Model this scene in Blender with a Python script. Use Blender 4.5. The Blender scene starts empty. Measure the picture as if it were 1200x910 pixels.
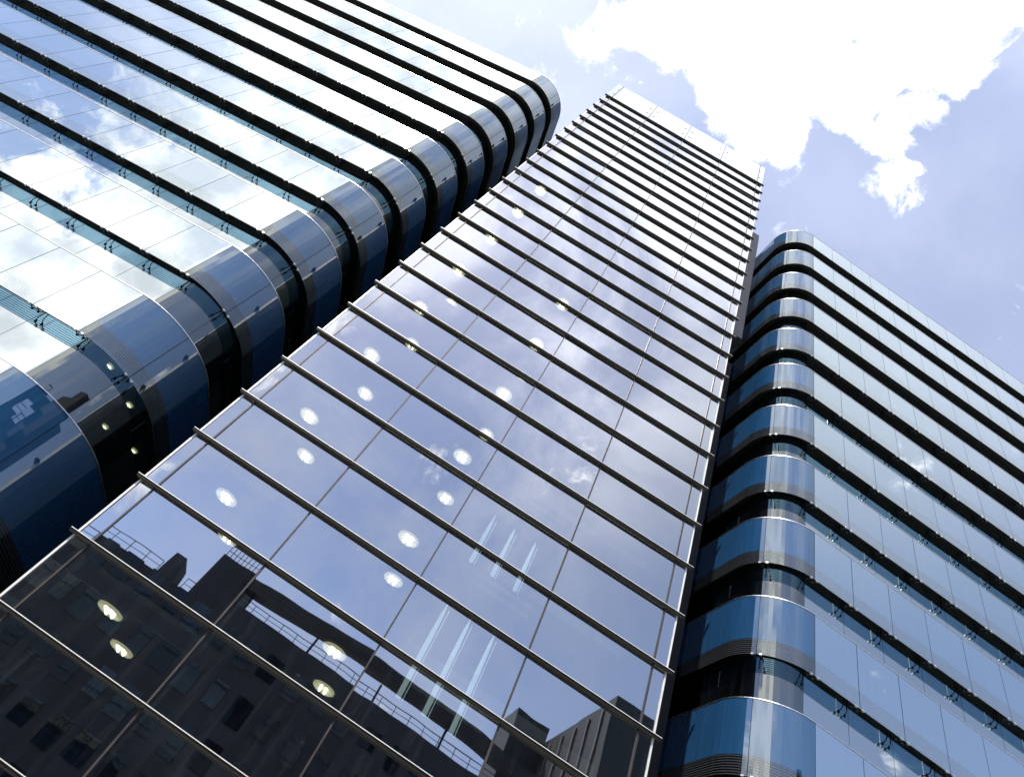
import bpy, bmesh, math, random
from mathutils import Vector, Matrix
S = bpy.context.scene
C = S.collection
random.seed(7)
R = math.radians
ZC = 1.6                                   # camera height above the pavement

# ------------------------------------------------------------------ camera
EL, ROLL, AZ = R(50.66592521), R(37.15667670), R(-6.81814484)
fwd = Vector((math.sin(AZ)*math.cos(EL), math.cos(AZ)*math.cos(EL), math.sin(EL)))
r0 = Vector((math.cos(AZ), -math.sin(AZ), 0))
u0 = r0.cross(fwd)
rgt = r0*math.cos(ROLL) + u0*math.sin(ROLL)
upv = -r0*math.sin(ROLL) + u0*math.cos(ROLL)
cd = bpy.data.cameras.new('camera')
cam = bpy.data.objects.new('camera', cd)
C.objects.link(cam)
m = Matrix((rgt, upv, -fwd)).transposed().to_4x4()
m.translation = Vector((0, 0, ZC))
cam.matrix_world = m
cd.sensor_fit = 'HORIZONTAL'
cd.sensor_width = 36.0
cd.lens = 36.0*721.43895/1200
cd.shift_x = 5.40574/1200
cd.shift_y = -70.45239/1200
cd.clip_start = 0.1
cd.clip_end = 3000
S.camera = cam


def in_frame(p, margin=0.02):
    v = Vector(p) - Vector((0, 0, ZC))
    d = v.dot(fwd)
    if d < .1:
        return None
    x = 594.594 + 721.439*v.dot(rgt)/d
    y = 384.548 - 721.439*v.dot(upv)/d
    if -margin*1200 < x < 1200*(1+margin) and -margin*910 < y < 910*(1+margin):
        return x, y
    return None


# ------------------------------------------------------------------ world, sun, exposure
SUN_AZ, SUN_EL = R(-140), R(52)            # azimuth from +Y towards +X
W = bpy.data.worlds.new('World')
S.world = W
W.use_nodes = True
nt = W.node_tree
nt.nodes.clear()


class NB:
    """small node-building helper"""
    def __init__(s, tree):
        s.t = tree

    def n(s, kind, **kw):
        o = s.t.nodes.new(kind)
        for k, v in kw.items():
            if k.startswith('i_'):
                key = k[2:]
                key = int(key) if key.isdigit() else key.replace('__', ' ')
                s.put(o.inputs[key], v)
            else:
                setattr(o, k, v)
        return o

    def put(s, sock, v):
        if hasattr(v, 'is_output') or isinstance(v, bpy.types.NodeSocket):
            s.t.links.new(v, sock)
        else:
            sock.default_value = v

    def math(s, op, a, b=0.0, clamp=False):
        o = s.t.nodes.new('ShaderNodeMath')
        o.operation = op
        o.use_clamp = clamp
        s.put(o.inputs[0], a)
        s.put(o.inputs[1], b)
        return o.outputs[0]

    def mixc(s, f, a, b):
        o = s.t.nodes.new('ShaderNodeMix')
        o.data_type = 'RGBA'
        s.put(o.inputs[0], f)
        s.put(o.inputs[6], a)
        s.put(o.inputs[7], b)
        return o.outputs[2]

    def ramp(s, v, lo, hi, a=0.0, b=1.0, smooth=True):
        o = s.t.nodes.new('ShaderNodeMapRange')
        o.interpolation_type = 'SMOOTHSTEP' if smooth else 'LINEAR'
        s.put(o.inputs[0], v)
        for i, q in enumerate((lo, hi, a, b)):
            s.put(o.inputs[i+1], q)
        return o.outputs[0]


def dirv(az, el):
    az, el = R(az), R(el)
    return (math.sin(az)*math.cos(el), math.cos(az)*math.cos(el), math.sin(el))


w = NB(nt)
sky = w.n('ShaderNodeTexSky')
sky.sky_type = 'NISHITA'
sky.sun_disc = False
sky.sun_elevation = SUN_EL
sky.sun_rotation = SUN_AZ
sky.air_density = 1.0
sky.dust_density = 0.3
sky.ozone_density = 3.5
tc = w.n('ShaderNodeTexCoord')
D = tc.outputs['Generated']
# drifting noise used to tear the cloud edges
nz = w.n('ShaderNodeTexNoise', i_Vector=D, i_Scale=10.0, i_Detail=12.0, i_Roughness=0.66, i_Distortion=0.4)
nz2 = w.n('ShaderNodeTexNoise', i_Vector=D, i_Scale=3.4, i_Detail=8.0, i_Roughness=0.58, i_Distortion=0.3)
nz4 = w.n('ShaderNodeTexNoise', i_Vector=D, i_Scale=4.0, i_Detail=3.0, i_Roughness=0.5)
nz3 = w.n('ShaderNodeTexNoise', i_Vector=D, i_Scale=9.0, i_Detail=5.0, i_Roughness=0.5)
# cloud banks: (azimuth, elevation, angular radius in degrees, weight)
BANKS = [(0, 89, 8, 1.0), (27, 84, 5.5, 1.0), (62, 82, 5.5, 1.0), (12, 79, 3.6, 1.0), (84, 79.5, 4.5, 1.0), (54, 78.5, 3.0, 1.0), (25, 76, 2.4, .85),
         (60, 74.2, 2.4, .8), (59, 72.0, 2.2, .6), (56, 70.0, 2.4, .46), (-29, 81, 3.6, .75), (-33, 75.5, 2.8, .52), (-20, 77, 2.4, .5), (-46, 72.5, 2.4, .42), (-51, 68, 1.8, .36),
         (-133, 66, 9, 1.0), (-132, 52, 11, 1.0), (-134, 38, 12, 1.0), (-135, 26, 13, 1.0), (-121, 57, 4, .6), (-116, 48, 4, .7),
         (-121, 29, 6, .55), (-113, 24, 5, .4), (-122, 44, 5, .7)]
acc = None
for az, el, rad, wt in BANKS:
    dp = w.n('ShaderNodeVectorMath', operation='DOT_PRODUCT')
    nt.links.new(D, dp.inputs[0])
    dp.inputs[1].default_value = dirv(az, el)
    k = w.ramp(dp.outputs['Value'], math.cos(R(rad*1.7)), math.cos(R(rad*0.35)), 0.0, wt)
    acc = k if acc is None else w.math('MAXIMUM', acc, k)
torn = w.math('ADD', w.math('MULTIPLY', w.math('SUBTRACT', nz.outputs['Fac'], 0.5), 2.5), w.math('MULTIPLY', w.math('SUBTRACT', nz4.outputs['Fac'], 0.5), 1.5))
field = w.math('ADD', acc, torn)
cloud = w.ramp(field, 0.32, 0.74)
sep = w.n('ShaderNodeSeparateXYZ', i_Vector=D)
# thin veil of high cloud, denser overhead and to the south
high = w.ramp(sep.outputs['Z'], 0.45, 0.97)
back = w.ramp(sep.outputs['Y'], 0.08, -0.45)
right = w.ramp(sep.outputs['X'], 0.05, 0.42)
high2 = w.ramp(sep.outputs['Z'], 0.55, 0.93)
rb = w.math('MULTIPLY', right, back)
mott = w.math('ADD', w.math('MULTIPLY', back, w.ramp(nz2.outputs['Fac'], 0.34, 0.66, 0.25, 1.0)), w.math('MULTIPLY', w.math('SUBTRACT', 1.0, back), w.ramp(nz2.outputs['Fac'], 0.3, 0.7, 0.5, 0.68)))
veil = w.math('MULTIPLY', mott, w.math('ADD', w.math('ADD', w.ramp(sep.outputs['X'], 0.15, -0.45, 0.20, 0.46), w.math('MULTIPLY', back, 0.30)), w.math('MULTIPLY', high, w.math('ADD', 0.14, w.math('MULTIPLY', back, 0.72)))))
grey = w.ramp(nz3.outputs['Fac'], 0.36, 0.60)
cloudcol = w.mixc(grey, (6.5, 6.9, 7.6, 1), (12.0, 12.0, 12.2, 1))
tone = w.n('ShaderNodeVectorMath', operation='MULTIPLY')
nt.links.new(sky.outputs[0], tone.inputs[0])
tone.inputs[1].default_value = (1.0, .95, 1.04)
veil = w.math('ADD', w.math('MULTIPLY', veil, w.math('SUBTRACT', 1.0, rb)), w.math('MULTIPLY', rb, w.math('ADD', 0.18, w.math('MULTIPLY', high2, 0.74))))
veil0 = w.mixc(w.math('MULTIPLY', back, w.ramp(sep.outputs['Z'], 0.88, 0.45)), (10.5, 10.8, 12.2, 1), (5.0, 5.4, 6.4, 1))
veilcol = w.mixc(rb, veil0, (6.1, 6.5, 6.8, 1))
c1 = w.mixc(veil, tone.outputs[0], veilcol)
c2 = w.mixc(cloud, c1, cloudcol)
bg = w.n('ShaderNodeBackground', i_Color=c2, i_Strength=0.10)
out = w.n('ShaderNodeOutputWorld')
nt.links.new(bg.outputs[0], out.inputs[0])

sl = bpy.data.lights.new('sun', 'SUN')
sl.energy = 3.0
sl.angle = R(0.55)
sl.color = (1.0, 0.955, 0.88)
sun = bpy.data.objects.new('sun', sl)
C.objects.link(sun)
sdir = Vector((math.sin(SUN_AZ)*math.cos(SUN_EL), math.cos(SUN_AZ)*math.cos(SUN_EL), math.sin(SUN_EL)))
sun.rotation_euler = sdir.to_track_quat('Z', 'Y').to_euler()
sun.location = (-20, -25, 60)

S.view_settings.view_transform = 'Standard'
S.view_settings.look = 'None'
S.view_settings.exposure = 1.0
S.view_settings.gamma = 1.0
S.view_settings.use_curve_mapping = False
S.render.engine = 'CYCLES'
S.cycles.use_denoising = True
S.cycles.max_bounces = 14
S.cycles.diffuse_bounces = 3
S.cycles.glossy_bounces = 6
S.cycles.transmission_bounces = 6
S.cycles.transparent_max_bounces = 14
S.cycles.caustics_reflective = False
S.cycles.caustics_refractive = False
S.cycles.sample_clamp_indirect = 6.0


# ------------------------------------------------------------------ materials
def mat(name):
    m_ = bpy.data.materials.new(name)
    m_.use_nodes = True
    m_.node_tree.nodes.clear()
    b = NB(m_.node_tree)
    o = b.n('ShaderNodeOutputMaterial')
    return m_, b, o


def principled(name, col, rough=.5, metal=0.0, spec=.5, var=0.0, scale=3.0, stretch=(1, 1, 1), emit=None, es=0.0):
    m_, b, o = mat(name)
    p = b.n('ShaderNodeBsdfPrincipled')
    p.inputs['Roughness'].default_value = rough
    p.inputs['Metallic'].default_value = metal
    p.inputs['Specular IOR Level'].default_value = spec
    c = (*col, 1)
    if var > 0:
        t = b.n('ShaderNodeTexCoord')
        mp = b.n('ShaderNodeMapping')
        mp.inputs['Scale'].default_value = stretch
        b.t.links.new(t.outputs['Object'], mp.inputs[0])
        q = b.n('ShaderNodeTexNoise', i_Vector=mp.outputs[0], i_Scale=scale, i_Detail=6.0, i_Roughness=.6)
        f = b.ramp(q.outputs['Fac'], .3, .7)
        col2 = b.mixc(f, tuple(x*(1-var) for x in col)+(1,), tuple(min(1, x*(1+var)) for x in col)+(1,))
        b.put(p.inputs['Base Color'], col2)
        b.put(p.inputs['Roughness'], b.ramp(q.outputs['Fac'], .2, .8, max(0.02, rough-.08), min(1, rough+.1)))
    else:
        p.inputs['Base Color'].default_value = c
    if emit:
        p.inputs['Emission Color'].default_value = (*emit, 1)
        p.inputs['Emission Strength'].default_value = es
    b.t.links.new(p.outputs[0], o.inputs[0])
    return m_


def waviness(b, strength=.02, scale=.55):
    """faint roller-wave of heat strengthened glass"""
    t = b.n('ShaderNodeTexCoord')
    q = b.n('ShaderNodeTexNoise', i_Vector=t.outputs['Object'], i_Scale=scale, i_Detail=1.5, i_Roughness=.4)
    u = b.n('ShaderNodeBump', i_Strength=strength, i_Distance=.3, i_Height=q.outputs['Fac'])
    return u.outputs[0]


def refl_fac(b, r_min, gain=1.0):
    bf = b.n('ShaderNodeNewGeometry').outputs['Backfacing']
    ior = b.math('SUBTRACT', 1.52, b.math('MULTIPLY', bf, 1.52-1/1.52))      # thin sheet: same reflectance from both sides
    f = b.n('ShaderNodeFresnel', i_IOR=ior).outputs[0]
    r_min_ = b.math('MULTIPLY', r_min, b.math('SUBTRACT', 1.0, b.math('MULTIPLY', bf, .7)))
    return b.math('ADD', r_min_, b.math('MULTIPLY', f, b.math('MULTIPLY', b.math('SUBTRACT', 1.0, r_min), gain)), clamp=True)


def dirt(b, name='Object'):
    t = b.n('ShaderNodeTexCoord')
    mp = b.n('ShaderNodeMapping')
    mp.inputs['Scale'].default_value = (3.0, 3.0, .22)
    b.t.links.new(t.outputs[name], mp.inputs[0])
    q = b.n('ShaderNodeTexNoise', i_Vector=mp.outputs[0], i_Scale=1.6, i_Detail=6.0, i_Roughness=.65)
    return q.outputs['Fac']


def spandrel(name, r_min, base=(.012, .060, .150), tint=(.94, .985, .955), wav=.015):
    """back-painted deep blue glass under a mirror coating"""
    m_, b, o = mat(name)
    rnd = b.n('ShaderNodeObjectInfo').outputs['Random']
    r_min = b.math('ADD', r_min-.02, b.math('MULTIPLY', rnd, .04))
    dn = dirt(b)
    base_c = b.mixc(b.ramp(dn, .3, .75), (*base, 1), tuple(x*1.25+.004 for x in base)+(1,))
    nrm = waviness(b, wav)
    df = b.n('ShaderNodeBsdfDiffuse', i_Color=base_c, i_Roughness=.3)
    gl = b.n('ShaderNodeBsdfGlossy', i_Color=(*tint, 1), i_Roughness=.012, i_Normal=nrm)
    fac = b.math('MULTIPLY', refl_fac(b, r_min), b.ramp(dn, .3, .8, 1.0, .94))
    mx = b.n('ShaderNodeMixShader', i_0=fac, i_1=df.outputs[0], i_2=gl.outputs[0])
    b.t.links.new(mx.outputs[0], o.inputs[0])
    return m_


def clear(name, r_min, trans, tint=(.93, .985, .965), wav=.012, lines=False, gain=1.0):
    """see-through coated glass; lines = horizontal enamel frit, read from the UV map (v in metres)"""
    m_, b, o = mat(name)
    nrm = waviness(b, wav)
    tr = b.n('ShaderNodeBsdfTransparent', i_Color=(*trans, 1))
    gl = b.n('ShaderNodeBsdfGlossy', i_Color=(*tint, 1), i_Roughness=.012, i_Normal=nrm)
    body = tr.outputs[0]
    if lines:
        uv = b.n('ShaderNodeUVMap', uv_map='UVMap')
        sp = b.n('ShaderNodeSeparateXYZ', i_Vector=uv.outputs[0])
        ph = b.math('FRACT', b.math('MULTIPLY', sp.outputs['Y'], 1/.078))
        ln = b.math('LESS_THAN', ph, .36)
        en = b.n('ShaderNodeBsdfDiffuse', i_Color=(.05, .055, .06, 1))
        body = b.n('ShaderNodeMixShader', i_0=b.math('MULTIPLY', ln, .85), i_1=tr.outputs[0], i_2=en.outputs[0]).outputs[0]
    fac = refl_fac(b, r_min, gain)
    dn = dirt(b)
    dust = b.n('ShaderNodeBsdfDiffuse', i_Color=(.35, .37, .4, 1))
    body2 = b.n('ShaderNodeMixShader', i_0=b.ramp(dn, .45, .85, 0.0, .06), i_1=body, i_2=dust.outputs[0])
    mx = b.n('ShaderNodeMixShader', i_0=fac, i_1=body2.outputs[0], i_2=gl.outputs[0])
    b.t.links.new(mx.outputs[0], o.inputs[0])
    return m_


def inner_face():
    """uncoated room side of a pane"""
    m_, b, o = mat('uncoated_glass_face')
    tr = b.n('ShaderNodeBsdfTransparent', i_Color=(.96, .98, .97, 1))
    b.t.links.new(tr.outputs[0], o.inputs[0])
    return m_


M = {}
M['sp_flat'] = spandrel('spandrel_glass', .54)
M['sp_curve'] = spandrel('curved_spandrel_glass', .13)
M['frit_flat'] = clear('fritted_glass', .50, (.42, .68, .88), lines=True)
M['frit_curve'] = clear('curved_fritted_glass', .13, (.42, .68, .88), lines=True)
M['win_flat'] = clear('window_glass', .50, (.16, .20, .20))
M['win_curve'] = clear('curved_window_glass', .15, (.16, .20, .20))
M['tower_glass'] = clear('tower_glass', .45, (.34, .38, .40), tint=(.985, .985, 1.0), wav=.012)
M['inner'] = inner_face()
M['para_glass'] = spandrel('parapet_glass', .40, base=(.35, .36, .38))
M['soffit'] = principled('dark_soffit_metal', (.042, .042, .038), .55, .0, .3, var=.3, scale=2)
M['backing'] = principled('dark_backing', (.02, .03, .045), .7)
M['alu'] = principled('brushed_aluminium', (.72, .72, .70), .32, 1.0, var=.06, scale=8)
M['alu_white'] = principled('pale_anodised_trim', (.78, .77, .74), .4, .3, var=.05, scale=6)
M['fin'] = principled('bronze_fin_metal', (.011, .010, .009), .5, .1, .25, var=.25, scale=1.2, stretch=(.3, 3, 3))
M['fin_under_lit'] = principled('fin_metal_sky_bounce', (.10, .10, .088), .6, .1, .3, var=.15, scale=1.0)  # fin metal lightened underneath: sky bounce and glare put into the colour
M['mullion'] = principled('grey_mullion_metal', (.055, .048, .046), .45, .3, var=.12, scale=2)
M['joint'] = principled('dark_joint_and_gap_shade', (.015, .015, .02), .7)  # dark seal colour; on the link walls it paints the gap's shade
M['bracket'] = principled('blackened_steel', (.02, .02, .022), .45, .6)
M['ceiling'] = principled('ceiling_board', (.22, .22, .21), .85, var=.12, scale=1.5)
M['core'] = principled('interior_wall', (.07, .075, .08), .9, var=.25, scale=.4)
M['side'] = principled('side_cladding', (.035, .05, .07), .35, .0, .5, var=.2, scale=.5)
M['link'] = principled('grey_metal_cladding', (.16, .15, .15), .6, .1, var=.08, scale=.8)
M['roof'] = principled('roof_gravel', (.25, .25, .24), .9, var=.2, scale=2)
M['lamp_rim'] = principled('lamp_reflector', (.75, .74, .62), .3, .0, emit=(1.0, .88, .50), es=.75)
M['tube'] = principled('lit_tube', (.9, .9, .85), .4, emit=(1.0, .94, .68), es=5.0)
M['col_light'] = principled('lit_glass_column', (.8, .85, .85), .4, emit=(.80, 1.0, .97), es=.48)
M['concrete'] = principled('board_marked_concrete', (.055, .062, .075), .85, var=.25, scale=.5, stretch=(1, 1, .3))
M['dark_clad'] = principled('dark_cladding', (.018, .022, .025), .5, .2, var=.2, scale=.4)
M['rail'] = principled('painted_steel_rail', (.04, .04, .045), .5, .3)
M['pane_dark'] = spandrel('dark_window_glass', .015, base=(.012, .018, .028))
M['pave'] = None


def paving():
    m_, b, o = mat('paving')
    t = b.n('ShaderNodeTexCoord')
    br = b.n('ShaderNodeTexBrick', i_Vector=t.outputs['Object'], i_Scale=1.6)
    br.inputs['Color1'].default_value = (.26, .25, .24, 1)
    br.inputs['Color2'].default_value = (.22, .215, .21, 1)
    br.inputs['Mortar'].default_value = (.1, .1, .1, 1)
    br.inputs['Mortar Size'].default_value = .012
    q = b.n('ShaderNodeTexNoise', i_Vector=t.outputs['Object'], i_Scale=.4, i_Detail=8.0)
    c = b.mixc(b.ramp(q.outputs['Fac'], .35, .7, 0, .45), br.outputs['Color'], (.12, .12, .115, 1))
    p = b.n('ShaderNodeBsdfPrincipled', i_Roughness=.8)
    b.put(p.inputs['Base Color'], c)
    b.t.links.new(p.outputs[0], o.inputs[0])
    return m_


M['pave'] = paving()


# ------------------------------------------------------------------ mesh helpers
class MB:
    """collects shapes and links them as ONE mesh object; mats = list of material keys"""
    def __init__(s, *mats):
        s.bm = bmesh.new()
        s.mats = list(mats)
        s.uv = s.bm.loops.layers.uv.new('UVMap')

    def face(s, pts, mi=0, uvs=None, smooth=False):
        vs = [s.bm.verts.new(p) for p in pts]
        f = s.bm.faces.new(vs)
        f.material_index = mi
        f.smooth = smooth
        if uvs:
            for lp, q in zip(f.loops, uvs):
                lp[s.uv].uv = q
        return f

    def hexa(s, a, b, mi=0):
        """a, b: two quads (lists of four points) facing each other"""
        va = [s.bm.verts.new(p) for p in a]
        vb = [s.bm.verts.new(p) for p in b]
        fs = [s.bm.faces.new(va), s.bm.faces.new(vb[::-1])]
        for i in range(4):
            j = (i+1) % 4
            fs.append(s.bm.faces.new((va[j], va[i], vb[i], vb[j])))
        for f in fs:
            f.material_index = mi
        return fs

    def box(s, x0, x1, y0, y1, z0, z1, mi=0):
        return s.hexa([(x0, y0, z0), (x1, y0, z0), (x1, y1, z0), (x0, y1, z0)],
                      [(x0, y0, z1), (x1, y0, z1), (x1, y1, z1), (x0, y1, z1)], mi)

    def tube(s, pts, r, mi=0, n=6):
        rings = []
        pts = [Vector(p) for p in pts]
        for i, p in enumerate(pts):
            t = (pts[min(i+1, len(pts)-1)] - pts[max(i-1, 0)]).normalized()
            a = t.orthogonal().normalized()
            b = t.cross(a)
            rr = r[i] if isinstance(r, (list, tuple)) else r
            rings.append([s.bm.verts.new(p + (a*math.cos(2*math.pi*k/n) + b*math.sin(2*math.pi*k/n))*rr) for k in range(n)])
        for i in range(len(rings)-1):
            for k in range(n):
                f = s.bm.faces.new((rings[i][k], rings[i][(k+1) % n], rings[i+1][(k+1) % n], rings[i+1][k]))
                f.material_index = mi
                f.smooth = True
        for rg in (rings[0], rings[-1]):
            try:
                s.bm.faces.new(rg).material_index = mi
            except ValueError:
                pass

    def sweep(s, secs, mi=0, smooth=True, vlist=None, caps=True):
        """secs: list of cross-section point lists (closed loops) joined along a path; mi may be a list per loop edge"""
        rings = [[s.bm.verts.new(p) for p in sec] for sec in secs]
        n = len(rings[0])
        for i in range(len(rings)-1):
            for k in range(n):
                q = (k+1) % n
                f = s.bm.faces.new((rings[i][k], rings[i][q], rings[i+1][q], rings[i+1][k]))
                f.material_index = mi[k] if isinstance(mi, list) else mi
                f.smooth = False
                if vlist:
                    for lp, (a, b) in zip(f.loops, ((i, vlist[k]), (i, vlist[q]), (i+1, vlist[q]), (i+1, vlist[k]))):
                        lp[s.uv].uv = (a, b)
        if caps:
            for rg in (rings[0], rings[-1]):
                f = s.bm.faces.new(rg)
                f.material_index = mi[0] if isinstance(mi, list) else mi

    def build(s, name, parent=None, smooth_angle=None):
        bmesh.ops.recalc_face_normals(s.bm, faces=s.bm.faces)
        me = bpy.data.meshes.new(name)
        s.bm.to_mesh(me)
        s.bm.free()
        for k in s.mats:
            me.materials.append(M[k])
        o = bpy.data.objects.new(name, me)
        C.objects.link(o)
        if parent:
            o.parent = parent
        return o


def tag(o, label, cat, group=None, kind=None):
    if label:
        o['label'] = label
    if cat:
        o['category'] = cat
    if group:
        o['group'] = group
    if kind:
        o['kind'] = kind
    return o


def empty(name, label, cat, group=None):
    o = bpy.data.objects.new(name, None)
    o.empty_display_size = .5
    C.objects.link(o)
    return tag(o, label, cat, group)


# ------------------------------------------------------------------ ground
g = MB('pave')
g.box(-900, 900, -900, 900, -0.5, 0)
tag(g.build('ground'), None, None, kind='structure')

# ------------------------------------------------------------------ curved office wings
H = 4.0                                     # storey height
FRIT = 0.60                                 # see-through fritted foot of each outer glass band
DEPTH = 0.53                                # how far the window strip sits back


class Wing:
    def __init__(s, name, label, sgn, cx, cy, th, w, z1, k0, k1, b, Rad, j0, mid, end, npan, z_of):
        s.sgn, s.w, s.b, s.R, s.j0 = sgn, w, b, Rad, j0
        c_, s_ = math.cos(th), math.sin(th)
        s.t0 = Vector((c_*sgn, s_*sgn, 0))
        s.ni = Vector((-s_, c_, 0))
        s.cx, s.cy = cx - s.t0.x*j0, cy - s.t0.y*j0      # the curve starts j0 before the first curved joint
        s.arc = Rad*math.pi/2
        s.root = empty(name, label, 'building')
        s.mid = mid
        # joints along the path (s = 0 where the curve starts)
        e = s.arc + end
        s.flat_j = [j0-w*i for i in range(npan, -1, -1)]
        s.curve_j = [j0, mid, e] + [e + w*i for i in range(1, 6)]
        s.ks = range(k0, k1+1)
        s.z_of = z_of
        s.top_z = {}

    def t_of(s, k):
        """top of the glass band of storey k"""
        return s.top_z.get(k, s.z_of(k) + s.b)

    def over(s, k):
        """foot of the glass band above storey k"""
        return s.z_of(k + (1 if s.up else -1))

    def at(s, t, d=0.0, z=0.0):
        c = Vector((s.cx, s.cy, 0))
        if t <= 0:
            p, n = c + s.t0*t, s.ni
        elif t < s.arc:
            a = t/s.R
            p = c + s.t0*(s.R*math.sin(a)) + s.ni*(s.R*(1-math.cos(a)))
            n = s.ni*math.cos(a) - s.t0*math.sin(a)
        else:
            p, n = c + (s.t0+s.ni)*s.R + s.ni*(t-s.arc), -s.t0
        p = p + n*d
        return Vector((p.x, p.y, z))

    def samples(s, a, b):
        out_ = [a]
        lo, hi = max(a, 0.0), min(b, s.arc)
        if hi > lo:
            n = max(2, int((hi-lo)/s.R/R(4.0)))
            for i in range(n+1):
                t = lo + (hi-lo)*i/n
                if t > out_[-1] + 1e-4:
                    out_.append(t)
        if b > out_[-1] + 1e-4:
            out_.append(b)
        return out_

    def strip(s, mb, a, b, secf, mi=0, vlist=None):
        mb.sweep([secf(t) for t in s.samples(a, b)], mi, vlist=vlist)


def seen_area(pts):
    """rough projected size of a quad, 0 when outside the frame"""
    q = [in_frame(p, .6) for p in pts]
    if any(v is None for v in q) or not any(in_frame(p, .01) for p in pts):
        return 0
    a = 0
    for i in range(len(q)):
        x0_, y0_ = q[i]
        x1_, y1_ = q[(i+1) % len(q)]
        a += x0_*y1_ - x1_*y0_
    return abs(a)/2


def build_wing(wg):
    root = wg.root
    panels, panes, bracks = [], [], []
    ends = (wg.flat_j[0], wg.curve_j[-1])
    joints = wg.flat_j[:-1] + wg.curve_j
    bands, strips = {}, {}
    for k in wg.ks:
        B = wg.z_of(k) + ZC
        T = wg.t_of(k) + ZC
        # structural band behind the glass: soffit, black backing, ledge on top
        mb = MB('soffit', 'backing')
        zs = B + FRIT
        def sec(t, zs=zs, T=T):
            return [wg.at(t, .05, zs), wg.at(t, DEPTH+.25, zs), wg.at(t, DEPTH+.25, T-.03), wg.at(t, .05, T-.03)]
        wg.strip(mb, ends[0], ends[1], sec, [0, 1, 0, 1])
        bands[k] = mb.build('spandrel_band', root)
        # bright coping rail along the top edge of the glass
        mb = MB('alu')
        def sec2(t, T=T):
            return [wg.at(t, -.018, T-.012), wg.at(t, .055, T-.012), wg.at(t, .055, T+.018), wg.at(t, -.018, T+.018)]
        wg.strip(mb, ends[0], ends[1], sec2)
        mb.build('coping_rail', bands[k])
        for a, b in zip(joints[:-1], joints[1:]):
            q = [wg.at(a, 0, B), wg.at(b, 0, B), wg.at(b, 0, T), wg.at(a, 0, T)]
            panels.append((seen_area(q), k, a, b, B, T))
        # window strip from this ledge up to the soffit of the storey above
        zt = wg.over(k) + ZC + FRIT
        if k != wg.top:
            mb = MB('joint')
            for t in joints:
                wid = .03
                p0, p1 = wg.at(t-wid, DEPTH+.01, 0), wg.at(t+wid, DEPTH+.01, 0)
                n0 = (wg.at(t, DEPTH+.09, 0) - wg.at(t, DEPTH+.01, 0))
                qd = [p0, p1, p1+n0, p0+n0]
                mb.hexa([Vector((p.x, p.y, T+.001)) for p in qd], [Vector((p.x, p.y, zt-.001)) for p in qd])
            for za, zb_ in ((T-.05, T+.06), (zt-.06, zt+.015)):
                def secf(t, za=za, zb_=zb_):
                    return [wg.at(t, DEPTH+.03, za), wg.at(t, DEPTH+.08, za), wg.at(t, DEPTH+.08, zb_), wg.at(t, DEPTH+.03, zb_)]
                wg.strip(mb, ends[0], ends[1], secf)
            strips[k] = mb.build('window_frame', root)
            for a, b in zip(joints[:-1], joints[1:]):
                q = [wg.at(a, DEPTH, T+.5), wg.at(b, DEPTH, T+.5), wg.at(b, DEPTH, zt), wg.at(a, DEPTH, zt)]
                panes.append((seen_area(q), k, a, b, T, zt))
        for t in joints:
            p = in_frame(wg.at(t, .1, B), .01)
            if p and t < wg.arc+.1 and B < wg.brack_max:
                bracks.append(((wg.at(t, 0, B) - Vector((0, 0, ZC))).length, k, t, B))

    def panel_into(mb, a, b, B, T):
        curved = b > wg.j0 + 0.01
        gz = .011
        ja, jb = (random.uniform(-.002, .002) for _ in range(2))
        def sec(t):
            u = (t-a)/(b-a)
            d = 0 if curved else ja*(1-u) + jb*u
            return [wg.at(t, d, B), wg.at(t, d+.022, B), wg.at(t, d+.022, B+FRIT), wg.at(t, d+.022, T-.014), wg.at(t, d, T-.014), wg.at(t, d, B+FRIT)]
        base = 2 if curved else 0
        wg.strip(mb, a+gz, b-gz, sec, [base, 4, base+1, base+1, base+1, base], vlist=[0, 0, FRIT, T-B, T-B, FRIT])

    def pane_into(mb, a, b, z0, z1):
        curved = b > wg.j0 + 0.01
        def sec(t):
            return [wg.at(t, DEPTH, z0), wg.at(t, DEPTH+.022, z0), wg.at(t, DEPTH+.022, z1), wg.at(t, DEPTH, z1)]
        f_ = 1 if curved else 0
        wg.strip(mb, a+.009, b-.009, sec, [f_, 2, f_, f_])

    PM = ('frit_flat', 'sp_flat', 'frit_curve', 'sp_curve', 'inner')
    panels.sort(key=lambda q: -q[0])
    rest = MB(*PM)
    nrest = 0
    for i, (ar, k, a, b, B, T) in enumerate(panels):
        if i < 100 and ar > 0:
            mb = MB(*PM)
            panel_into(mb, a, b, B, T)
            mb.build('glass_panel', bands[k])
        else:
            panel_into(rest, a, b, B, T)
            nrest += 1
    if nrest:
        tag(rest.build('glass_panels', root), None, None, kind='stuff')
    panes.sort(key=lambda q: -q[0])
    rest = MB('win_flat', 'win_curve', 'inner')
    nrest = 0
    for i, (ar, k, a, b, z0, z1) in enumerate(panes):
        if i < 100 and ar > 0 and z0 < wg.pane_max:
            mb = MB('win_flat', 'win_curve', 'inner')
            pane_into(mb, a, b, z0, z1)
            mb.build('window_pane', strips[k])
        else:
            pane_into(rest, a, b, z0, z1)
            nrest += 1
    if nrest:
        tag(rest.build('window_panes', root), None, None, kind='stuff')
    # spider brackets holding the foot of the outer glass at every joint
    bracks.sort()
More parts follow.
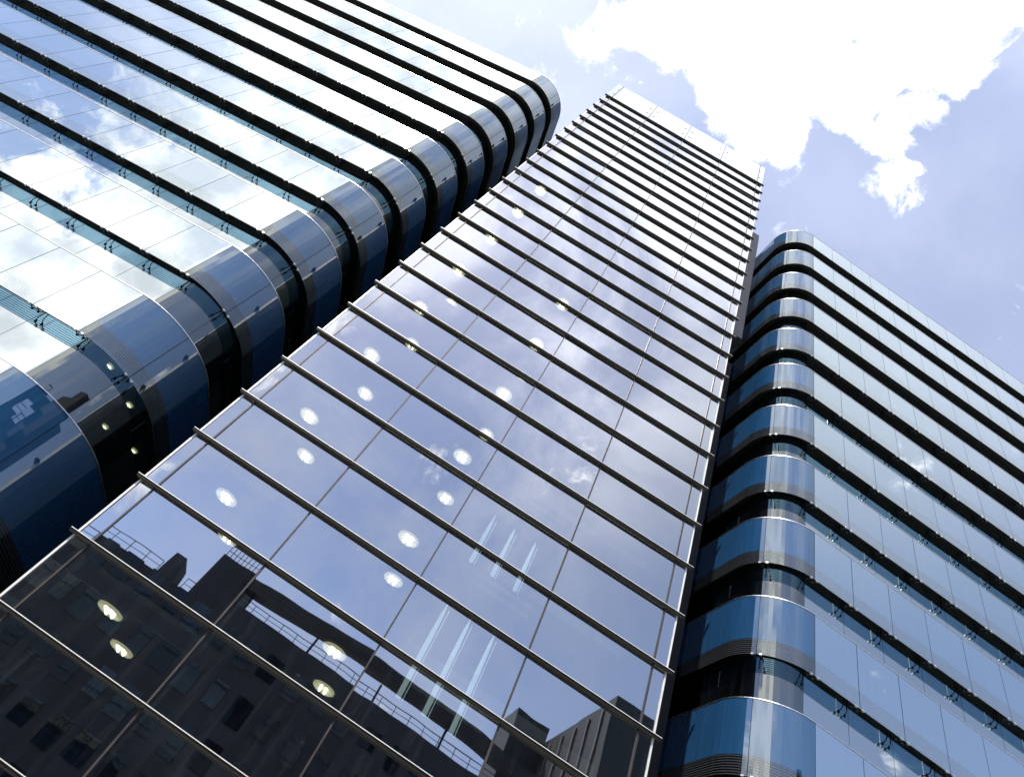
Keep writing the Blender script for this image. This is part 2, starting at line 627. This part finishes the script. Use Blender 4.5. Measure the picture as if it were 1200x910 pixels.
    for _d, k, t, B in bracks[:100]:
        mb = MB('bracket', 'alu')
        for sg in (-1, 1):
            o_ = .14*sg
            mb.tube([wg.at(t+o_, .045, B+.05), wg.at(t+o_, .16, B+.03), wg.at(t+o_*.9, .27, B+.04), wg.at(t+o_*.7, .37, B+.13),
                     wg.at(t+o_*.45, .42, B+.32), wg.at(t+o_*.4, .44, B+FRIT-.01)], .017)
            a0, a1 = wg.at(t+o_-.045, -.012, 0), wg.at(t+o_+.045, -.012, 0)
            b0, b1 = wg.at(t+o_-.045, .065, 0), wg.at(t+o_+.045, .065, 0)
            mb.hexa([Vector((p.x, p.y, B-.018)) for p in (a0, a1, b1, b0)], [Vector((p.x, p.y, B+.035)) for p in (a0, a1, b1, b0)], 1)
            c0 = wg.at(t+o_*.9, .25, B+.04)
            mb.tube([c0 + Vector((0, 0, -.05)), c0 + Vector((0, 0, .03))], .04, n=8)
        mb.build('glazing_bracket', bands[k])
    # interior: ceiling slabs and a dark core wall
    for k in wg.ks:
        if k == wg.top:
            continue
        zt = wg.over(k) + ZC + FRIT
        mb = MB('ceiling')
        def sec(t, zt=zt):
            return [wg.at(t, DEPTH+.26, zt+.02), wg.at(t, 1.45, zt+.02), wg.at(t, 1.45, zt+1.6), wg.at(t, DEPTH+.26, zt+1.6)]
        wg.strip(mb, ends[0], ends[1], sec)
        # inner part of the slab, filled as one plate behind the curved margin
        A, Bq = wg.at(ends[0], 1.4, 0), wg.at(0, 1.4, 0)
        Cq = wg.at(ends[1], 1.4, 0)
        Aq = A + wg.ni*((Cq-A).dot(wg.ni))
        L = [A, Bq + wg.t0*(wg.R-1.4), Cq, Aq]
        mb.hexa([Vector((p.x, p.y, zt+.03)) for p in L], [Vector((p.x, p.y, zt+1.6)) for p in L])
        mb.build('ceiling_slab', root)
    zb, zt = 0.0, wg.z_of(wg.top) + ZC + 1.2
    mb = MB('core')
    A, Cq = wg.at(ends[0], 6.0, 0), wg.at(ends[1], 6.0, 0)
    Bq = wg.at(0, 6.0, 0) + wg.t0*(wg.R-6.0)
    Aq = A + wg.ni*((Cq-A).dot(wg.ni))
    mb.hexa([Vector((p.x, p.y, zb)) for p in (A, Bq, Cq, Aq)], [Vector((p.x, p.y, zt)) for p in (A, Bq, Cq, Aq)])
    # dark end walls, added to shut sky light out of the floors' open ends
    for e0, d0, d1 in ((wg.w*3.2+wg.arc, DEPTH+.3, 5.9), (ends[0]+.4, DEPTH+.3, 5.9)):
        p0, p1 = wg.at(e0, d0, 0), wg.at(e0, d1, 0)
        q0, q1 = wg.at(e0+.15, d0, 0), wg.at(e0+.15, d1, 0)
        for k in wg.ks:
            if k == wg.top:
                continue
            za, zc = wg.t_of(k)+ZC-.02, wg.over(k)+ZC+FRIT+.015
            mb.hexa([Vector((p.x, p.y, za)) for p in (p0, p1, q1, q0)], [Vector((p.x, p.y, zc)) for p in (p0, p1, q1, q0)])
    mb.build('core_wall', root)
    # roof plate
    T = wg.t_of(wg.top) + ZC
    mb = MB('roof')
    def sec(t):
        return [wg.at(t, .06, T-.4), wg.at(t, 2.0, T-.4), wg.at(t, 2.0, T-.02), wg.at(t, .06, T-.02)]
    wg.strip(mb, ends[0], ends[1], sec)
    mb.hexa([Vector((p.x, p.y, T-.35)) for p in L], [Vector((p.x, p.y, T-.05)) for p in L])
    mb.build('roof', root)
    # plinth wall below the lowest band
    zl = wg.z_of(min(wg.ks) if wg.up else max(wg.ks)) + ZC
    if zl > .3:
        mb = MB('pane_dark')
        def sec(t):
            return [wg.at(t, DEPTH, 0), wg.at(t, DEPTH+.1, 0), wg.at(t, DEPTH+.1, zl+FRIT), wg.at(t, DEPTH, zl+FRIT)]
        wg.strip(mb, ends[0], ends[1], sec)
        mb.build('plinth', root)


LW = Wing('office_wing', 'round cornered blue glass office wing on the left, its flat front mirroring white clouds', 1,
          -12.7435, 17.1011, R(-5.38139), 1.8405, 0, -2, 10, 2.4500, 2.80, .15, R(45.9)*2.80, 1.0, 21, lambda k: {0: 9.70, -1: 4.40, -2: .60}.get(k, 9.8914+H*k))
LW.top_z = {-1: 7.70, -2: 2.40}
LW.top, LW.up, LW.brack_max, LW.pane_max = 10, True, 34+ZC, 36
build_wing(LW)
RW = Wing('office_wing', 'round cornered blue glass office wing on the right, its corner streaked by a bright glint', -1,
          13.4857, 17.3664, R(4.85303), 1.8603, 0, 1, 13, 2.4100, 2.10, 0.0, R(54.0)*2.10, 1.6, 16, lambda k: 54.2147-H*k)
RW.top, RW.up, RW.brack_max, RW.pane_max = 1, False, 38+ZC, 40
build_wing(RW)

# ------------------------------------------------------------------ central glass tower
XL, XR, YG = -7.70, 8.30, 17.424             # glass edges and glass plane
FX0, FX1, FY = -7.852, 8.490, 17.274        # fin tips and fin front
ZF = 5.2926 + ZC                            # top of fin 0; fins stand every two metres
MX = [-7.24, -3.46, .32, 4.10, 7.85]        # mullions
PTOP = 62.4 + ZC
NF0, NF1 = -3, 26
tower = empty('glass_tower', 'tall central tower of pale mirror glass crossed by dark horizontal fins', 'building')
for i in range(NF0, NF1+1):
    z = ZF + 2*i
    mb = MB('fin', 'alu_white', 'mullion', 'fin_under_lit')
    fs = mb.hexa([(FX0, FY, z-.075), (FX1, FY, z-.075), (FX1, YG-.004, z-.066), (FX0, YG-.004, z-.066)],
            [(FX0, FY, z-.03), (FX1, FY, z-.03), (FX1, YG-.004, z-.03), (FX0, YG-.004, z-.03)])
    fs[0].material_index = 3
    mb.box(FX0-.004, FX1+.004, FY-.012, YG-.006, z-.03, z)
    # bright nosing strip and the butt-joint straps at the mullions
    mb.box(FX0-.006, FX1+.006, FY-.018, FY+.012, z-.012, z+.006, 1)
    for x in MX:
        mb.box(x-.006, x+.006, FY-.014, FY+.02, z-.077, z-.034, 2)
    mb.build('sun_fin', tower)
for x in MX:
    mb = MB('mullion')
    mb.box(x-.024, x+.024, YG-.04, YG+.10, 0, PTOP-.05)
    mb.build('mullion', tower)
for x0, x1 in ((XL-.03, XL+.025), (XR-.025, XR+.03)):
    mb = MB('alu_white')
    mb.box(x0, x1, YG-.03, YG+.06, 0, PTOP)
    mb.build('edge_trim', tower)
edges = [XL+.025] + MX + [XR-.025]
plist = []
for i in range(NF0, NF1+1):
    z0 = ZF + 2*i - .07
    z1 = z0 + 2.0
    for a, b in zip(edges[:-1], edges[1:]):
        if i < NF1:
            plist.append((seen_area([(a, YG, z0), (b, YG, z0), (b, YG, z1), (a, YG, z1)]), a, b, z0, z1))
plist.append((0, edges[0], edges[-1], 0.0, ZF+2*NF0-.07))


def pane(mb, a, b, z0, z1):
    da, db, dt = (random.uniform(-.008, .008) for _ in range(3))
    f = [(a+.012, YG+da, z0), (b-.012, YG+db, z0), (b-.012, YG+db+dt, z1), (a+.012, YG+da+dt, z1)]
    mb.hexa(f, [(p[0], p[1]+.024, p[2]) for p in f])[1].material_index = 1


plist.sort(key=lambda q: -q[0])
rest = MB('tower_glass', 'inner')
for n, (ar, a, b, z0, z1) in enumerate(plist):
    if n < 100 and ar > 0:
        mb = MB('tower_glass', 'inner')
        pane(mb, a, b, z0, z1)
        mb.build('glass_pane', tower)
    else:
        pane(rest, a, b, z0, z1)
tag(rest.build('glass_panes', tower), None, None, kind='stuff')
# parapet panels above the last fin, each with two fine joints
zp = ZF + 2*NF1 - .07
for a, b in ((XL+.025, MX[1]), (MX[1], MX[2]), (MX[2], MX[3]), (MX[3], XR-.025)):
    mb = MB('para_glass', 'mullion')
    n = 3
    for j in range(n):
        za, zb = zp + (PTOP-zp)*j/n + .012, zp + (PTOP-zp)*(j+1)/n - .012
        mb.box(a+.014, b-.014, YG, YG+.03, za, zb)
    mb.box(a+.014, b-.014, YG+.034, YG+.06, zp, PTOP-.02, 1)
    for xx in (a+.35, b-.35):
        for j in (1, 2):
            zz = zp + (PTOP-zp)*j/n
            mb.box(xx-.10, xx+.10, YG-.02, YG-.003, zz-.03, zz+.03, 1)
    mb.build('parapet_panel', tower)
# carcass: side walls, back, roof
YB = 34.0
for x0, x1 in ((XL-.02, XL+.12), (XR-.12, XR+.02)):
    mb = MB('side')
    mb.box(x0, x1, YG+.11, YB, 0, PTOP-.06)
    mb.build('side_wall', tower)
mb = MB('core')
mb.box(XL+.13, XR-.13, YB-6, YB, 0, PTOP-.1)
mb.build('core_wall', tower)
mb = MB('roof')
mb.box(XL+.13, XR-.13, YG+.12, YB-6.01, PTOP-3.0, PTOP-2.6)
mb.build('roof', tower)
ZA0, ZB0 = 8.63 + ZC, 6.80 + ZC             # ceilings: left bay, and the half-landing bays
for k in range(-2, 13):
    mb = MB('ceiling', 'core')
    mb.box(XL+.13, -3.44, YG+.30, YB-6.01, ZA0+H*k, ZA0+H*k+.35)
    mb.box(XL+.13, -3.44, YG+.22, YG+.29, ZA0+H*k-.08, ZA0+H*k+.42, 1)
    mb.build('ceiling_slab', tower)
    mb = MB('ceiling', 'core')
    mb.box(-3.30, 1.2, YG+.30, YB-6.01, ZB0+H*k, ZB0+H*k+.35)
    mb.box(-3.30, 1.2, YG+.22, YG+.29, ZB0+H*k-.08, ZB0+H*k+.42, 1)
    mb.build('ceiling_slab', tower)
    mb = MB('ceiling', 'core')
    mb.box(1.3, XR-.13, YG+3.3, YB-6.01, ZB0+2+H*k, ZB0+2+H*k+.35)
    for j in range(3):
        mb.box(1.5, 4.4, YG+3.2-.02*j, YG+3.29, ZB0+1.2+H*k+.35*j, ZB0+1.38+H*k+.35*j, 0)
    mb.build('landing', tower)
mb = MB('core')
mb.box(-3.42, -3.32, YG+.32, YB-6.01, 0, PTOP-3.1)
mb.box(1.21, 1.29, YG+3.6, YB-6.01, 0, PTOP-3.1)
mb.build('partition', tower)


# round twin-tube ceiling lights
LAMP_R = .37


def lamp(x, y, z, label, group='round ceiling lights inside the glass tower', r=LAMP_R):
    o = empty('ceiling_light', label, 'ceiling light', group)
    o.location = (x, y, z)
    mb = MB('lamp_rim')
    n = 28
    prof = [(r, 0), (r, -.05), (r*.93, -.065), (r*.86, -.05), (r*.6, -.025), (0.001, -.02)]
    for i in range(n):
        a0, a1 = 2*math.pi*i/n, 2*math.pi*(i+1)/n
        for (ra, za), (rb, zb) in zip(prof[:-1], prof[1:]):
            mb.face([(ra*math.cos(a0), ra*math.sin(a0), za), (ra*math.cos(a1), ra*math.sin(a1), za),
                     (rb*math.cos(a1), rb*math.sin(a1), zb), (rb*math.cos(a0), rb*math.sin(a0), zb)], smooth=True)
    bmesh.ops.remove_doubles(mb.bm, verts=mb.bm.verts, dist=1e-5)
    mb.build('reflector', o)
    for sg in (-1, 1):
        mb = MB('tube')
        mb.tube([(sg*r*.25, -r*.62, -.06), (sg*r*.25, r*.62, -.06)], r*.11, n=8)
        mb.build('lamp_tube', o)
    return o


ORD = ['lowest', 'second lowest', 'third lowest', 'fourth lowest', 'fifth lowest', 'sixth lowest', 'seventh lowest', 'eighth lowest', 'ninth lowest', 'tenth lowest']
for n, k in enumerate(range(-1, 8)):
    lamp(-5.94, 18.44, ZA0+H*k, ORD[n] + ' round ceiling light in the nearer row of the tower\'s left bay')
for n, k in enumerate(range(-1, 5)):
    lamp(-5.65, 20.7, ZA0+H*k, ORD[n] + ' round ceiling light in the deeper row of the tower\'s left bay')
for n, k in enumerate(range(0, 6)):
    lamp(-.63, 18.44, ZB0+H*k, ORD[n] + ' round ceiling light in the nearer row of the tower\'s second bay')
for n, k in enumerate(range(0, 6)):
    lamp(-.38, 21.2, ZB0+H*k, ORD[n] + ' round ceiling light in the deeper row of the tower\'s second bay')
# pale pointed light columns in the third bay
for n, (zb, zt, nm) in enumerate(((7.3, 10.5, 'lower'), (12.3, 14.5, 'upper'))):
    for x, side in ((1.62, 'left'), (2.52, 'middle'), (3.46, 'right')):
        mb = MB('col_light')
        mb.tube([(x, 20, zb+ZC), (x, 20, zt-1.3+ZC), (x, 20, zt-.35+ZC), (x, 20, zt+ZC)], [.085, .085, .06, .012], n=10)
        mb.tube([(x+.16, 20.1, zb+ZC), (x+.16, 20.1, zt-.1+ZC)], .012, n=6)
        o = mb.build('light_column')
        tag(o, '%s pale pointed light column of the %s trio behind the third tower bay' % (side, nm), 'light column', 'pale light columns inside the tower')

# small downlights behind the lowest left window strip of the left wing
for x, y, lb in ((-12.245, 18.91, 'small lit downlight nearest the flat front inside the left wing'),
                 (-11.458, 20.36, 'small lit downlight nearest the curved corner glass inside the left wing'),
                 (-12.656, 22.77, 'small lit downlight in the left wing, left one of the middle pair'),
                 (-11.293, 23.08, 'small lit downlight in the left wing, right one of the middle pair'),
                 (-12.82, 26.09, 'small lit downlight deepest inside the left wing')):
    lamp(x, y, LW.over(-1)+ZC+FRIT+.02, lb, 'small downlights inside the left wing', r=.13)

# ------------------------------------------------------------------ link between the blocks
lk = empty('stair_core', 'plain grey stair core rising between the tower and the right wing', 'building')
mb = MB('link')
mb.hexa([(8.36, 20, 38), (10.22, 20, 38), (10.40, 20.3, 38), (8.36, 27, 38)],
        [(8.36, 20, 53.6+ZC), (10.22, 20, 53.6+ZC), (10.40, 20.3, 53.2+ZC), (8.36, 27, 53.6+ZC)])
mb.build('wall', lk)
mb = MB('joint')  # near-black below the grey top: shade of the deep gap painted in
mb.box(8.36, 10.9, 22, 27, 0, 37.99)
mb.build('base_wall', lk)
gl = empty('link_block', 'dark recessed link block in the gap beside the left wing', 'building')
mb = MB('joint')  # wall coloured near-black to stand for the shade in the gap
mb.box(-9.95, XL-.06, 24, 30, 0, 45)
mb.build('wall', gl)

# ------------------------------------------------------------------ buildings across the street (seen in the tower's mirror)
def railing(mb, x0, x1, y, z, h=1.0, step=1.6, mi=0):
    n = max(1, int(abs(x1-x0)/step))
    for i in range(n+1):
        x = x0 + (x1-x0)*i/n
        mb.box(x-.03, x+.03, y-.03, y+.03, z, z+h, mi)
    mb.box(x0, x1, y-.032, y+.032, z+h, z+h+.06, mi)
    mb.box(x0, x1, y-.02, y+.02, z+h*.5, z+h*.5+.04, mi)


YO = 2*YG - 60
ob = empty('office_block', 'dark office block with roof railings, mirrored in the foot of the tower', 'building')
mb = MB('concrete')
mb.box(-60, -12, YO-16, YO, 0, 18.9+ZC)
mb.box(-12, 22, YO-16, YO, 0, 20.7+ZC)
mb.hexa([(-19.0, YO+.02, 15+ZC), (-16.4, YO+.02, 15+ZC), (-16.4, YO-3, 15+ZC), (-19.0, YO-3, 15+ZC)],
        [(-18.7, YO+.02, 21.2+ZC), (-17.6, YO+.02, 21.2+ZC), (-17.6, YO-3, 21.2+ZC), (-18.7, YO-3, 21.2+ZC)])
mb.box(-15.4, -11.8, YO-5, YO+.03, 18+ZC, 23.4+ZC)
mb.build('wall', ob)
mb = MB('rail')
railing(mb, -45, -19, YO-.2, 18.9+ZC, 1.1)
railing(mb, -16.3, -12.4, YO-.2, 18.9+ZC, 1.1)
railing(mb, -15.3, -11.9, YO-.2, 23.4+ZC, 1.0, .4)
railing(mb, -11.7, 22, YO-.2, 20.7+ZC, .85, 1.5)
mb.build('railing', ob)
mb = MB('dark_clad')
N = 20
secs = []
for i in range(N+1):
    x = -12 + 34*i/N
    zz = 22.7 + 1.3*math.sin(math.pi*min(1, (x+14)/34)) * .6 + .2
    secs.append([(x, YO+.6, zz-1.0+ZC), (x, YO-.9, zz-1.0+ZC), (x, YO-.9, zz+ZC), (x, YO+.6, zz+.05+ZC)])
mb.sweep(secs)
for x in (-11, -4, 3, 10, 17, 21.5):
    mb.box(x-.1, x+.1, YO-.5, YO-.3, 20.7+ZC, 22.4+ZC)
mb.build('canopy_roof', ob)
for fl in range(5):
    for i in range(26):
        x = -44 + i*2.55
        mb = None
        z = 2.4 + fl*3.6 + ZC
        if i % 1 == 0 and -30 < x < 20:
            mb = MB('pane_dark')
            mb.box(x-.85+.2*((i*7+fl*3) % 3), x+.85, YO+.005, YO+.05, z+.3*((i+fl) % 2), z+2.2)
            mb.build('window', ob)
tb = empty('tall_block', 'dark ribbed tower block with a sharp corner, mirrored in the lower right of the tower', 'building')
mb = MB('dark_clad', 'link')
mb.box(24.2, 60, YO-30, YO, 0, 33.4+ZC)
for i in range(9):
    yy = YO - 2 - i*3.2
    mb.box(24.0, 24.19, yy-.12, yy+.12, 0, 32.6+ZC, 1)
mb.box(19.8, 24.18, YO-24, YO-17, 0, 35+ZC)
mb.build('wall', tb)
lb = empty('low_building', 'low dark roofed building mirrored at the foot of the left wing', 'building')
mb = MB('dark_clad')
mb.box(-75, -38, -48, -36, 0, 20)
mb.hexa([(-76, -35.5, 20), (-37, -35.5, 20), (-37, -48.5, 20), (-76, -48.5, 20)], [(-70, -40, 24), (-43, -40, 24), (-43, -44, 24), (-70, -44, 24)])
mb.build('wall', lb)
